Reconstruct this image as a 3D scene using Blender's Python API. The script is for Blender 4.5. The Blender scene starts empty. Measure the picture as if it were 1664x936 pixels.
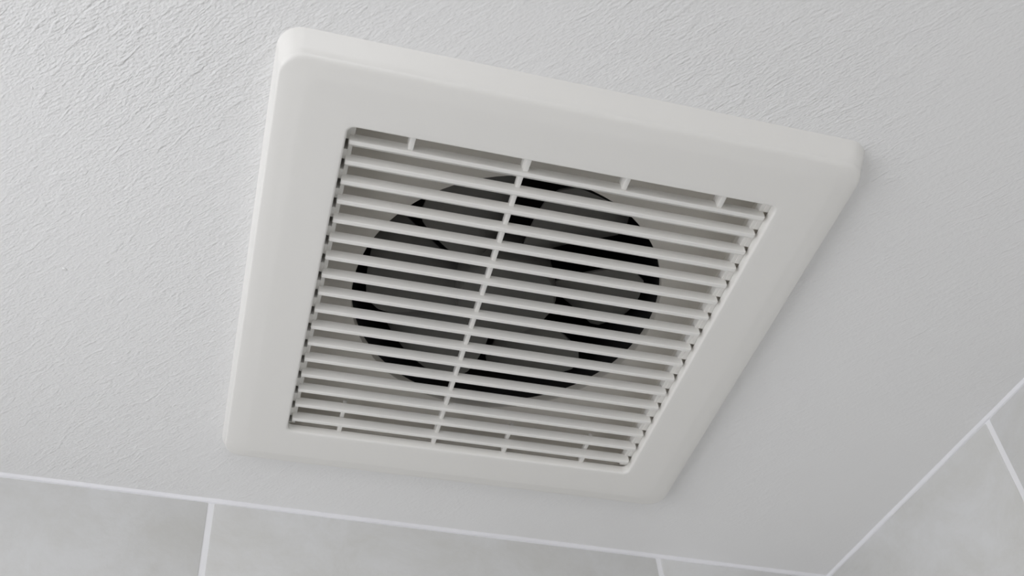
import bpy, bmesh, math, random
from mathutils import Matrix, Vector

random.seed(7)
scene = bpy.context.scene
col = scene.collection

# ------------------------------------------------------------------ camera, world, exposure
CEIL = 2.4                 # ceiling height
H = 0.01132                # how far the cover stands proud of the ceiling
Z0 = CEIL - H              # height of the cover's face
cam_d = bpy.data.cameras.new('camera')
cam = bpy.data.objects.new('camera', cam_d)
col.objects.link(cam)
R = ((0.96675598, -0.25052520, -0.05118601),
     (0.13449380, 0.66845494, -0.73149122),
     (0.21747252, 0.70028931, 0.67992690))
rt, dn, fw = (Vector(r) for r in R)
m = Matrix((rt, -dn, -fw)).transposed().to_4x4()
m.translation = Vector((-0.13313886, -0.36296800, Z0 - 0.39943600))
cam.matrix_world = m
cam_d.sensor_width = 36.0
cam_d.lens = 1787.916 / 1664 * 36.0
cam_d.shift_x = 57.97 / 1664
cam_d.shift_y = 168.66 / 1664
cam_d.clip_start = 0.01
cam_d.dof.use_dof = True
cam_d.dof.focus_distance = 0.535
cam_d.dof.aperture_fstop = 20.0
scene.camera = cam

world = bpy.data.worlds.new('overcast_sky')
scene.world = world
world.use_nodes = True
bg = world.node_tree.nodes['Background']
bg.inputs['Color'].default_value = (0.97, 0.975, 1.0, 1)
bg.inputs['Strength'].default_value = 3.1

XL, YF = -0.64, -1.40                 # left wall, front wall (behind the camera)
WT = 0.035                            # thickness of those two walls
WIN_L = (-0.58, 0.06, 1.55, 2.34)     # window in the left wall: y0, y1, z0, z1
WIN_F = (-0.60, 0.00, 1.40, 2.34)    # window in the front wall: x0, x1, z0, z1

def portal(loc, rot, sx, sy):         # tells the renderer where the sky comes in; gives no light itself
    pl = bpy.data.lights.new('window_portal', 'AREA')
    pl.shape = 'RECTANGLE'
    pl.size, pl.size_y = sx, sy
    pl.cycles.is_portal = True
    po = bpy.data.objects.new('window_portal', pl)
    col.objects.link(po)
    po.location, po.rotation_euler = loc, rot

portal((XL - WT, (WIN_L[0] + WIN_L[1]) / 2, (WIN_L[2] + WIN_L[3]) / 2), (0, -math.pi / 2, 0),
       WIN_L[3] - WIN_L[2], WIN_L[1] - WIN_L[0])
portal(((WIN_F[0] + WIN_F[1]) / 2, YF - WT, (WIN_F[2] + WIN_F[3]) / 2), (math.pi / 2, 0, 0),
       WIN_F[1] - WIN_F[0], WIN_F[3] - WIN_F[2])

vs = scene.view_settings
vs.view_transform = 'Standard'
vs.look = 'None'
vs.gamma = 1.0
vs.use_curve_mapping = False
vs.exposure = 0.0
scene.cycles.max_bounces = 12
scene.cycles.diffuse_bounces = 8

# ------------------------------------------------------------------ materials
def new_mat(name, colr, rough=0.5, spec=0.5):
    mt = bpy.data.materials.new(name)
    mt.use_nodes = True
    b = mt.node_tree.nodes['Principled BSDF']
    b.inputs['Base Color'].default_value = (*colr, 1)
    b.inputs['Roughness'].default_value = rough
    b.inputs['Specular IOR Level'].default_value = spec
    return mt, mt.node_tree, b

def nd(nt, kind, **kw):
    n = nt.nodes.new(kind)
    for k, v in kw.items():
        if k in n.inputs.keys():
            n.inputs[k].default_value = v
        else:
            setattr(n, k, v)
    return n

def ramp(nt, a, b, ca, cb):
    r = nt.nodes.new('ShaderNodeValToRGB')
    e = r.color_ramp.elements
    e[0].position, e[1].position = a, b
    e[0].color, e[1].color = (*ca, 1), (*cb, 1)
    return r

def plastic(name, colr, rough):
    mt, nt, b = new_mat(name, colr, rough, 0.4)
    tc = nd(nt, 'ShaderNodeTexCoord')
    n = nd(nt, 'ShaderNodeTexNoise', Scale=900.0, Detail=2.0)
    nt.links.new(tc.outputs['Object'], n.inputs['Vector'])
    bp = nd(nt, 'ShaderNodeBump', Strength=0.05, Distance=0.0002)
    nt.links.new(n.outputs['Fac'], bp.inputs['Height'])
    nt.links.new(bp.outputs['Normal'], b.inputs['Normal'])
    return mt

M_PLASTIC = plastic('white_plastic', (0.83, 0.82, 0.795), 0.3)
M_HOUSING = plastic('housing_plastic', (0.70, 0.675, 0.63), 0.5)
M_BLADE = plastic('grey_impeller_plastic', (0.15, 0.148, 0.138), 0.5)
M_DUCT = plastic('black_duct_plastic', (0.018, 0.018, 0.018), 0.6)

def ceiling_paint():
    mt, nt, b = new_mat('rolled_ceiling_paint', (0.87, 0.87, 0.87), 0.6, 0.3)
    L = nt.links.new
    tc = nd(nt, 'ShaderNodeTexCoord')
    mp = nd(nt, 'ShaderNodeMapping', vector_type='TEXTURE')
    mp.inputs['Rotation'].default_value = (0, 0, math.radians(-40))
    mp.inputs['Scale'].default_value = (1.0, 0.5, 1.0)
    L(tc.outputs['Object'], mp.inputs['Vector'])
    n1 = nd(nt, 'ShaderNodeTexNoise', Scale=500.0, Detail=1.6, Roughness=0.5, Distortion=0.15)
    L(mp.outputs['Vector'], n1.inputs['Vector'])
    mp2 = nd(nt, 'ShaderNodeMapping', vector_type='TEXTURE')
    mp2.inputs['Rotation'].default_value = (0, 0, math.radians(-50))
    mp2.inputs['Scale'].default_value = (1.0, 0.3, 1.0)
    L(tc.outputs['Object'], mp2.inputs['Vector'])
    n2 = nd(nt, 'ShaderNodeTexNoise', Scale=80.0, Detail=2.0, Roughness=0.5, Distortion=0.8)
    L(mp2.outputs['Vector'], n2.inputs['Vector'])
    # patches where the roller left heavier or lighter stipple
    n3 = nd(nt, 'ShaderNodeTexNoise', Scale=7.0, Detail=1.0)
    L(tc.outputs['Object'], n3.inputs['Vector'])
    r3 = nd(nt, 'ShaderNodeMapRange')
    r3.inputs['From Min'].default_value = 0.35
    r3.inputs['From Max'].default_value = 0.65
    r3.inputs['To Min'].default_value = 0.45
    r3.inputs['To Max'].default_value = 1.0
    L(n3.outputs['Fac'], r3.inputs['Value'])
    r2 = nd(nt, 'ShaderNodeMapRange')
    r2.inputs['From Min'].default_value = 0.48
    r2.inputs['From Max'].default_value = 0.75
    L(n2.outputs['Fac'], r2.inputs['Value'])
    m2 = nd(nt, 'ShaderNodeMath', operation='MULTIPLY')
    m2.inputs[1].default_value = 0.55
    L(r2.outputs['Result'], m2.inputs[0])
    ad = nd(nt, 'ShaderNodeMath', operation='ADD')
    L(n1.outputs['Fac'], ad.inputs[0])
    L(m2.outputs[0], ad.inputs[1])
    # the roller ran drier towards the tiled corner: flatter stipple there
    sx = nd(nt, 'ShaderNodeSeparateXYZ')
    L(tc.outputs['Object'], sx.inputs[0])
    sm = nd(nt, 'ShaderNodeMath', operation='ADD')
    L(sx.outputs['X'], sm.inputs[0])
    L(sx.outputs['Y'], sm.inputs[1])
    rg = nd(nt, 'ShaderNodeMapRange', interpolation_type='SMOOTHSTEP')
    rg.inputs['From Min'].default_value = -0.30
    rg.inputs['From Max'].default_value = 0.30
    rg.inputs['To Min'].default_value = 1.0
    rg.inputs['To Max'].default_value = 0.30
    L(sm.outputs[0], rg.inputs['Value'])
    mk = nd(nt, 'ShaderNodeMath', operation='MULTIPLY')
    L(r3.outputs['Result'], mk.inputs[0])
    L(rg.outputs['Result'], mk.inputs[1])
    mu = nd(nt, 'ShaderNodeMath', operation='MULTIPLY')
    L(ad.outputs[0], mu.inputs[0])
    L(mk.outputs[0], mu.inputs[1])
    bp = nd(nt, 'ShaderNodeBump', Strength=1.0, Distance=0.00060)
    L(mu.outputs[0], bp.inputs['Height'])
    L(bp.outputs['Normal'], b.inputs['Normal'])
    return mt

M_CEIL = ceiling_paint()
M_WALL = new_mat('painted_wall', (0.75, 0.735, 0.70), 0.7)[0]
M_FLOOR = new_mat('floor_stoneware', (0.52, 0.49, 0.45), 0.5)[0]
M_GROUT = new_mat('white_grout', (0.84, 0.84, 0.86), 0.7)[0]
M_CAULK = new_mat('white_caulk', (0.84, 0.84, 0.87), 0.45)[0]
M_FRAME = new_mat('window_frame_white', (0.8, 0.8, 0.8), 0.4)[0]

def tile_mat():
    mt, nt, b = new_mat('grey_stoneware_tile', (0.6, 0.6, 0.6), 0.5, 0.4)
    L = nt.links.new
    tc = nd(nt, 'ShaderNodeTexCoord')
    oi = nd(nt, 'ShaderNodeObjectInfo')
    of = nd(nt, 'ShaderNodeVectorMath', operation='SCALE')
    of.inputs[0].default_value = (13.0, 7.0, 5.0)
    L(oi.outputs['Random'], of.inputs['Scale'])
    ad = nd(nt, 'ShaderNodeVectorMath', operation='ADD')
    L(tc.outputs['Object'], ad.inputs[0])
    L(of.outputs['Vector'], ad.inputs[1])
    n1 = nd(nt, 'ShaderNodeTexNoise', Scale=20.0, Detail=9.0, Roughness=0.72, Distortion=0.4)
    L(ad.outputs['Vector'], n1.inputs['Vector'])
    r = ramp(nt, 0.36, 0.64, (0.625, 0.622, 0.605), (0.695, 0.698, 0.70))
    L(n1.outputs['Fac'], r.inputs['Fac'])
    L(r.outputs['Color'], b.inputs['Base Color'])
    n2 = nd(nt, 'ShaderNodeTexNoise', Scale=160.0, Detail=4.0, Roughness=0.6)
    L(ad.outputs['Vector'], n2.inputs['Vector'])
    bp = nd(nt, 'ShaderNodeBump', Strength=0.25, Distance=0.0008)
    L(n2.outputs['Fac'], bp.inputs['Height'])
    L(bp.outputs['Normal'], b.inputs['Normal'])
    return mt

M_TILE = tile_mat()

def glass_mat():
    mt = bpy.data.materials.new('window_glass')
    mt.use_nodes = True
    nt = mt.node_tree
    nt.nodes.remove(nt.nodes['Principled BSDF'])
    t = nd(nt, 'ShaderNodeBsdfTransparent')
    g = nd(nt, 'ShaderNodeBsdfGlossy', Roughness=0.02)
    fr = nd(nt, 'ShaderNodeFresnel', IOR=1.12)
    mx = nd(nt, 'ShaderNodeMixShader')
    nt.links.new(fr.outputs[0], mx.inputs[0])
    nt.links.new(t.outputs[0], mx.inputs[1])
    nt.links.new(g.outputs[0], mx.inputs[2])
    nt.links.new(mx.outputs[0], nt.nodes['Material Output'].inputs['Surface'])
    return mt

M_GLASS = glass_mat()

# ------------------------------------------------------------------ mesh helpers
def finish(name, me, mat, parent=None, smooth=True, angle=35.0):
    me.materials.append(mat)
    if smooth:
        for p in me.polygons:
            p.use_smooth = True
        me.set_sharp_from_angle(angle=math.radians(angle))
    ob = bpy.data.objects.new(name, me)
    col.objects.link(ob)
    if parent is not None:
        ob.parent = parent
    return ob

def bm_obj(name, bm, mat, parent=None, smooth=True, angle=35.0):
    bmesh.ops.recalc_face_normals(bm, faces=bm.faces)
    me = bpy.data.meshes.new(name)
    bm.to_mesh(me)
    bm.free()
    return finish(name, me, mat, parent, smooth, angle)

def box(bm, x0, x1, y0, y1, z0, z1, bev=0.0, seg=2):
    vs = [bm.verts.new((x, y, z)) for z in (z0, z1) for y in (y0, y1) for x in (x0, x1)]
    q = [(0, 2, 3, 1), (4, 5, 7, 6), (0, 1, 5, 4), (2, 6, 7, 3), (0, 4, 6, 2), (1, 3, 7, 5)]
    fs = [bm.faces.new([vs[i] for i in f]) for f in q]
    if bev:
        es = list({e for f in fs for e in f.edges})
        bmesh.ops.bevel(bm, geom=es, offset=bev, segments=seg, profile=0.5, affect='EDGES')

def structure(o):
    o['kind'] = 'structure'
    return o

def rr_loop(a, b, r, z, n=8):
    """rounded rectangle, half sizes a x b, corner radius r, at height z"""
    pts = []
    for cx, cy, a0 in ((a - r, b - r, 0), (-a + r, b - r, 90), (-a + r, -b + r, 180), (a - r, -b + r, 270)):
        for i in range(n + 1):
            t = math.radians(a0 + 90.0 * i / n)
            pts.append((cx + r * math.cos(t), cy + r * math.sin(t), z))
    return pts

def loft(bm, loops, close=False):
    rows = [[bm.verts.new(p) for p in lp] for lp in loops]
    k = len(rows[0])
    pairs = list(zip(rows, rows[1:])) + ([(rows[-1], rows[0])] if close else [])
    for u, v in pairs:
        for i in range(k):
            j = (i + 1) % k
            bm.faces.new((u[i], u[j], v[j], v[i]))
    return rows

# ------------------------------------------------------------------ the room
A1, A2 = 0.02261, 0.07897
YW, XW = 0.18705, 0.29829
CY = (YW + A1 * XW) / (1 + A1 * A2)        # the corner where the two tiled walls meet
CX = XW - A2 * CY
TW, JOINT, TT = 0.2875, 0.0035, 0.008
PITCH = TW + JOINT

# ceiling slab with the cut-out for the fan housing
bm = bmesh.new()
hole = 0.104
outer = ((XL - 0.1, YF - 0.1), (0.70, YF - 0.1), (0.70, 0.45), (XL - 0.1, 0.45))
inner = ((-hole, -hole), (hole, -hole), (hole, hole), (-hole, hole))
loft(bm, [[(x, y, CEIL) for x, y in outer], [(x, y, CEIL) for x, y in inner],
          [(x, y, CEIL + 0.15) for x, y in inner], [(x, y, CEIL + 0.15) for x, y in outer]], close=True)
ceiling = structure(bm_obj('ceiling', bm, M_CEIL, smooth=False))

# little nibs of dried paint on the ceiling
def nib(x, y, s, st, rz):
    b2 = bmesh.new()
    bmesh.ops.create_icosphere(b2, subdivisions=2, radius=1.0)
    for v in b2.verts:
        v.co = Vector((v.co.x * s * st, v.co.y * s, v.co.z * s * 0.55))
    o = bm_obj('paint_nib', b2, M_CEIL, ceiling)
    o.location = (x, y, CEIL)
    o.rotation_euler = (0, 0, rz)

bm = bmesh.new()
box(bm, XL - 0.1, 0.70, YF - 0.1, 0.45, -0.10, 0.0)
structure(bm_obj('floor', bm, M_FLOOR, smooth=False))

def tiled_wall(name, origin, angle, x0, x1, cuts):
    """slab of grout with its face at local y = 0.0006; tiles stand proud to y = 0"""
    bm = bmesh.new()
    box(bm, x0, x1, 0.0006, 0.12, 0.0, CEIL)
    w = structure(bm_obj(name, bm, M_GROUT, smooth=False))
    w.location = (*origin, 0)
    w.rotation_euler = (0, 0, angle)
    tops = [CEIL - 0.0022, 1.80, 1.20, 0.60]
    cache = {}
    for u, v in zip(cuts, cuts[1:]):
        for zt in tops:
            zb = max(0.001, (1.80 if zt > 1.81 else zt - 0.60) + (JOINT if zt > 0.61 else 0))
            wd, ht = round(abs(v - u) - JOINT, 4), round(zt - zb, 4)
            if wd < 0.01:
                continue
            key = (wd, ht)
            if key not in cache:
                b2 = bmesh.new()
                box(b2, -wd / 2, wd / 2, 0.0, TT, -ht / 2, ht / 2, 0.0008, 2)
                o = bm_obj('wall_tile', b2, M_TILE, w)
                cache[key] = o.data
            else:
                o = bpy.data.objects.new('wall_tile', cache[key])
                col.objects.link(o)
                o.parent = w
            o.location = ((u + v) / 2, random.uniform(-0.00015, 0.00015), (zt + zb) / 2)
    return w

n1 = math.sqrt(1 + A1 * A1)
n2 = math.sqrt(1 + A2 * A2)
j0 = (0.15666 - CX) * n1
cuts = [-0.003, j0] + [j0 - PITCH * i for i in range(1, 6)] + [(XL - 0.02 - CX) * n1]
cuts = [c for c in cuts]
back_cuts = sorted(cuts)
tiled_wall('wall_back', (CX, CY), math.atan(A1), (XL - 0.02 - CX) * n1, 0.15, back_cuts)
k0 = (CY - 0.0232) * n2
right_cuts = [0.0, k0] + [k0 + PITCH * i for i in range(1, 7)]
tiled_wall('wall_right', (CX, CY), math.atan2(-1, A2), -0.002, 2.05, right_cuts)

def caulk(name, origin, angle, x0, x1, seed):
    """hand-run bead of sealant in the angle between ceiling and tiles"""
    rnd = random.Random(seed)
    bm = bmesh.new()
    n = 160
    rows = []
    ph = [rnd.uniform(0, 6.28) for _ in range(6)]
    for i in range(n + 1):
        x = x0 + (x1 - x0) * i / n
        wob = 0.25 * math.sin(x * 31 + ph[0]) + 0.2 * math.sin(x * 67 + ph[1]) + 0.15 * math.sin(x * 140 + ph[2])
        a = 0.0014 * (1 + 0.28 * wob)
        wob2 = 0.3 * math.sin(x * 23 + ph[3]) + 0.25 * math.sin(x * 81 + ph[4])
        d = 0.0021 * (1 + 0.35 * wob2)
        prof = [(0.002, 0.0), (-a, 0.0), (-a * 0.62, -d * 0.40), (-a * 0.38, -d * 0.70), (-0.0001, -d), (0.002, -d)]
        rows.append([bm.verts.new((x, p[0], CEIL + p[1])) for p in prof])
    for u, v in zip(rows, rows[1:]):
        for i in range(len(u) - 1):
            bm.faces.new((u[i], u[i + 1], v[i + 1], v[i]))
    o = structure(bm_obj(name, bm, M_CAULK, angle=80))
    o.location = (*origin, 0)
    o.rotation_euler = (0, 0, angle)
    return o

caulk('trim_1', (CX, CY), math.atan(A1), (XL - CX) * n1, 0.0, 3)
caulk('trim_2', (CX, CY), math.atan2(-1, A2), 0.0, 2.0, 5)

def window_wall(name, wname, u0, u1, win, flip):
    """wall along local x with an opening; outside is local +y.  flip: place it as the left wall"""
    a0, a1, z0, z1 = win
    def place(o):
        if flip:                        # local x -> world y, local y -> world -x
            o.matrix_world = Matrix(((0, -1, 0, XL), (1, 0, 0, 0), (0, 0, 1, 0), (0, 0, 0, 1)))
        else:                           # local x -> world -x, local y -> world -y
            o.matrix_world = Matrix(((-1, 0, 0, 0), (0, -1, 0, YF), (0, 0, 1, 0), (0, 0, 0, 1)))
    if not flip:
        a0, a1, u0, u1 = -a1, -a0, -u1, -u0
    bm = bmesh.new()
    box(bm, u0, a0, 0, WT, 0, CEIL)
    box(bm, a1, u1, 0, WT, 0, CEIL)
    box(bm, a0, a1, 0, WT, 0, z0)
    box(bm, a0, a1, 0, WT, z1, CEIL)
    place(structure(bm_obj(name, bm, M_WALL, smooth=False)))
    bm = bmesh.new()
    f = 0.022
    box(bm, a0, a0 + f, -0.004, 0.026, z0, z1, 0.003)
    box(bm, a1 - f, a1, -0.004, 0.026, z0, z1, 0.003)
    box(bm, a0 + f, a1 - f, -0.004, 0.026, z0, z0 + f, 0.003)
    box(bm, a0 + f, a1 - f, -0.004, 0.026, z1 - f, z1, 0.003)
    w = structure(bm_obj(wname, bm, M_FRAME))
    place(w)
    bm = bmesh.new()
    box(bm, a0 + f, a1 - f, 0.010, 0.013, z0 + f, z1 - f)
    bm_obj('pane', bm, M_GLASS, w, smooth=False)
    bm = bmesh.new()
    box(bm, a0 - 0.02, a1 + 0.02, -0.03, -0.003, z0 - 0.025, z0, 0.003)
    bm_obj('window_sill', bm, M_FRAME, w)

window_wall('wall_left', 'window_1', YF - WT, 0.30, WIN_L, True)
window_wall('wall_front', 'window_2', XL - WT, 0.70, WIN_F, False)

# ------------------------------------------------------------------ the extractor fan
fan = bpy.data.objects.new('exhaust_fan', None)
col.objects.link(fan)
fan.location = (0, 0, Z0)
fan.empty_display_size = 0.05
fan['label'] = 'square white plastic ceiling exhaust fan with slatted grille above the tiled corner'
fan['category'] = 'exhaust fan'

# face cover: drafted sides, rounded edge, shallow dished border, flat face, rounded opening
lp = [(0.1334, 0.1343, H, 0.0105), (0.1326, 0.1320, 0.0080, 0.0102), (0.1320, 0.1298, 0.0052, 0.0100)]
for i in range(7):                                  # rounded outer edge
    t = i / 6 * math.pi / 2 * 0.93
    lp.append((0.1316 - 0.0013 * (1 - math.cos(t)), 0.1284 - 0.0036 * (1 - math.cos(t)),
               0.0034 - 0.0024 * math.sin(t), 0.0098 - 0.0012 * (1 - math.cos(t))))
lp += [(0.1255, 0.1228, 0.00058, 0.0078), (0.1222, 0.1210, 0.00024, 0.0072), (0.1208, 0.1200, 0.00008, 0.0070),
       (0.1195, 0.1190, 0.0, 0.0068), (0.1150, 0.1150, 0.0, 0.0060), (0.1030, 0.1030, 0.0, 0.0042), (0.1006, 0.1006, 0.0, 0.0036)]
for i in range(1, 6):                               # rounded opening edge
    t = i / 5 * math.pi / 2
    lp.append((0.1006 - 0.0011 * math.sin(t), 0.1006 - 0.0011 * math.sin(t), 0.0011 * (1 - math.cos(t)), 0.0034))
lp += [(0.0998, 0.0998, 0.0056, 0.0032), (0.1012, 0.1012, 0.0058, 0.0032), (0.1030, 0.1030, 0.0075, 0.0032),
       (0.1030, 0.1030, 0.0108, 0.0032), (0.1290, 0.1290, 0.0108, 0.0060)]
bm = bmesh.new()
loft(bm, [rr_loop(a, b, r, z) for a, b, z, r in lp], close=True)
bm_obj('cover', bm, M_PLASTIC, fan, angle=40)

# housing behind the grille: box walls and a back plate with the round inlet
HW, ZP = 0.1018, 0.0250
HCX, HCY, HR = 0.0013, 0.0055, 0.0808
bm = bmesh.new()
N = 96
def circ(r, z, n=N, x=HCX, y=HCY):
    return [(x + r * math.cos(2 * math.pi * i / n), y + r * math.sin(2 * math.pi * i / n), z) for i in range(n)]
def square_ring(hw, z, n=N):
    pts = []
    for i in range(n):
        t = 2 * math.pi * i / n
        c, s = math.cos(t), math.sin(t)
        k = hw / max(abs(c), abs(s))
        pts.append((c * k, s * k, z))
    return pts
loft(bm, [square_ring(HW + 0.0014, 0.0080), square_ring(HW, 0.0080), square_ring(HW, ZP),
          circ(HR + 0.0009, ZP), circ(HR + 0.0003, ZP + 0.0003), circ(HR, ZP + 0.0009), circ(HR, ZP + 0.0055),
          circ(HR + 0.0012, ZP + 0.0055), square_ring(HW + 0.0014, ZP + 0.0020)], close=True)
bm_obj('housing', bm, M_HOUSING, fan, angle=30)

# dark duct above the inlet, closed at the top by the shutter of the flue
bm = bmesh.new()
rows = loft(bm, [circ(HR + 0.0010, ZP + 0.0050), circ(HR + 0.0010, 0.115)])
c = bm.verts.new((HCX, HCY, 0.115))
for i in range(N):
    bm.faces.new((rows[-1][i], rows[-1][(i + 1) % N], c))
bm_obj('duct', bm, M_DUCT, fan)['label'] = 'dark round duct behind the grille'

# impeller: domed hub cap with six swept blades
hub_z = 0.0265
bm = bmesh.new()
prof = [(0.0262, 0.0500), (0.0270, 0.0340), (0.0266, 0.0300), (0.0252, 0.0278), (0.0225, hub_z + 0.0002), (0.0120, hub_z - 0.0006)]
rows = loft(bm, [circ(r, z, 48) for r, z in prof])
c = bm.verts.new((HCX, HCY, hub_z - 0.0008))
for i in range(48):
    bm.faces.new((rows[-1][i], rows[-1][(i + 1) % 48], c))
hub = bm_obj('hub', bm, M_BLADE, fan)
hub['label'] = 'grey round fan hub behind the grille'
bm = bmesh.new()
NR, NA = 10, 10
grid = []
for i in range(NR + 1):
    f = i / NR
    r = 0.0255 + (0.0735 - 0.0255) * f
    lead = math.radians(20 + 5 * math.sin(f * math.pi) + 7 * f - 9 * max(0, f - 0.8) * 5 * max(0, f - 0.8) * 5)
    trail = math.radians(-18 - 4 * f + 6 * max(0, f - 0.8) * 5 * max(0, f - 0.8) * 5)
    sweep = math.radians(10 * f * f)
    row = []
    for j in range(NA + 1):
        g = j / NA
        t = trail + (lead - trail) * g + sweep
        z = 0.0335 + 0.0145 * g - 0.0025 * math.sin(g * math.pi) + 0.002 * f
        row.append((r * math.cos(t), r * math.sin(t), z))
    grid.append(row)
top = [[bm.verts.new((x, y, z)) for x, y, z in row] for row in grid]
bot = [[bm.verts.new((x, y, z + 0.0014)) for x, y, z in row] for row in grid]
for i in range(NR):
    for j in range(NA):
        bm.faces.new((top[i][j], top[i][j + 1], top[i + 1][j + 1], top[i + 1][j]))
        bm.faces.new((bot[i][j], bot[i + 1][j], bot[i + 1][j + 1], bot[i][j + 1]))
edge = [(0, j) for j in range(NA)] + [(i, NA) for i in range(NR)] + [(NR, j) for j in range(NA, 0, -1)] + [(i, 0) for i in range(NR, 0, -1)]
for (a, b), (c2, d) in zip(edge, edge[1:] + edge[:1]):
    bm.faces.new((top[a][b], bot[a][b], bot[c2][d], top[c2][d]))
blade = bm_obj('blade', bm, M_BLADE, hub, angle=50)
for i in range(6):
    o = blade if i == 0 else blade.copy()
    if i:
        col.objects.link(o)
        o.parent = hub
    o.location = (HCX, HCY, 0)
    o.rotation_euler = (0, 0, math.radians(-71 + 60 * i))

# side rails that carry the slat ends, with a toothed strip between rail and cover
SX = 0.0978
YS = [v / 1000 for v in (-90.79, -80.23, -69.50, -58.61, -47.59, -36.43, -25.14, -13.75, -2.27, 9.31,
                          20.96, 32.67, 44.42, 56.22, 68.05, 79.89, 91.73)]        # slat positions
def rail(sgn, s0, s1, ztop):
    bm = bmesh.new()
    x0, x1 = sorted((sgn * 0.0955, sgn * 0.0975))
    box(bm, x0, x1, -0.0992, 0.0992, 0.0062, ztop, 0.0002, 1)
    u0, u1 = sorted((sgn * 0.0974, sgn * 0.1014))
    lo = -0.0990
    for i in range(18):
        ys = YS[min(i, 16)] + (0.0118 if i == 17 else 0)
        a, b = (lo, ys + s0)
        if i == 17:
            b = 0.0990
        if b - a > 0.0006:
            box(bm, u0, u1, a, b, 0.0060, min(ztop, 0.0160), 0.0002, 1)
        lo = ys + s1
    return bm_obj('side_rail', bm, M_PLASTIC, fan)
rail(-1, 0.0012, 0.0066, 0.0249)
rail(1, -0.0010, 0.0028, 0.0108)

# seventeen slats
# cross-section (y, z): upright front, rounded tip, back raked at forty degrees
sec = [(-0.00105, 0.0053), (-0.00105, 0.00045), (-0.00098, 0.00018), (-0.00078, 0.0), (0.00078, 0.0), (0.00100, 0.00012),
       (0.00122, 0.00036), (0.00500, 0.0049), (0.00480, 0.0053)]
bm = bmesh.new()
ends = []
for sx in (-SX, -SX + 0.0005, SX - 0.0005, SX):
    k = 0.86 if abs(sx) == SX else 1.0
    ends.append([bm.verts.new((sx, y * k, 0.0053 - (0.0053 - z) * (k + 1) / 2)) for y, z in sec])
for u, v in zip(ends, ends[1:]):
    for i in range(len(sec)):
        j = (i + 1) % len(sec)
        bm.faces.new((u[i], u[j], v[j], v[i]))
bm.faces.new(ends[0])
bm.faces.new(ends[-1][::-1])
slat = bm_obj('slat', bm, M_PLASTIC, fan, angle=13)
for i in range(17):
    o = slat if i == 0 else slat.copy()
    if i:
        col.objects.link(o)
        o.parent = fan
    o.location = (0, YS[i], 0.0019)

# long rib across all slats, short ribs tying the first and last slats to the cover
bm = bmesh.new()
box(bm, -0.00105, 0.00105, -0.0995, 0.0995, 0.0, 0.0048, 0.0003, 2)
rib = bm_obj('long_rib', bm, M_PLASTIC, fan)
rib.location = (-0.0183, 0, 0.0050)
rib.rotation_euler = (0, 0, math.radians(-0.75))

def short_rib(x, ya, yb, yc, zb):
    """stub from the cover (ya) to the outermost slat (yb), its root running on behind it (yc)"""
    bm = bmesh.new()
    box(bm, -0.0012, 0.0012, min(ya, yb), max(ya, yb), zb, 0.0105, 0.0003, 2)
    if yc is not None:
        box(bm, -0.0011, 0.0011, min(yb, yc), max(yb, yc), 0.0075, 0.0104, 0.0003, 2)
    bm_obj('short_rib', bm, M_PLASTIC, fan).location = (x, 0, 0)
for x in (-0.0711, -0.0190, 0.0276, 0.0746):
    short_rib(x, -0.1000, -0.0905, None, 0.0030)
for x in (-0.0709, -0.0172, 0.0242, 0.0714):
    short_rib(x, 0.1000, 0.0920, 0.0800, 0.0045)

nib(-0.2169, 0.0155, 0.0009, 1.5, 0.6)
nib(-0.1750, 0.1016, 0.0007, 1.9, -0.8)
nib(-0.2287, -0.0822, 0.0005, 1.6, 1.3)
nib(-0.1448, 0.0426, 0.0006, 1.4, 0.2)
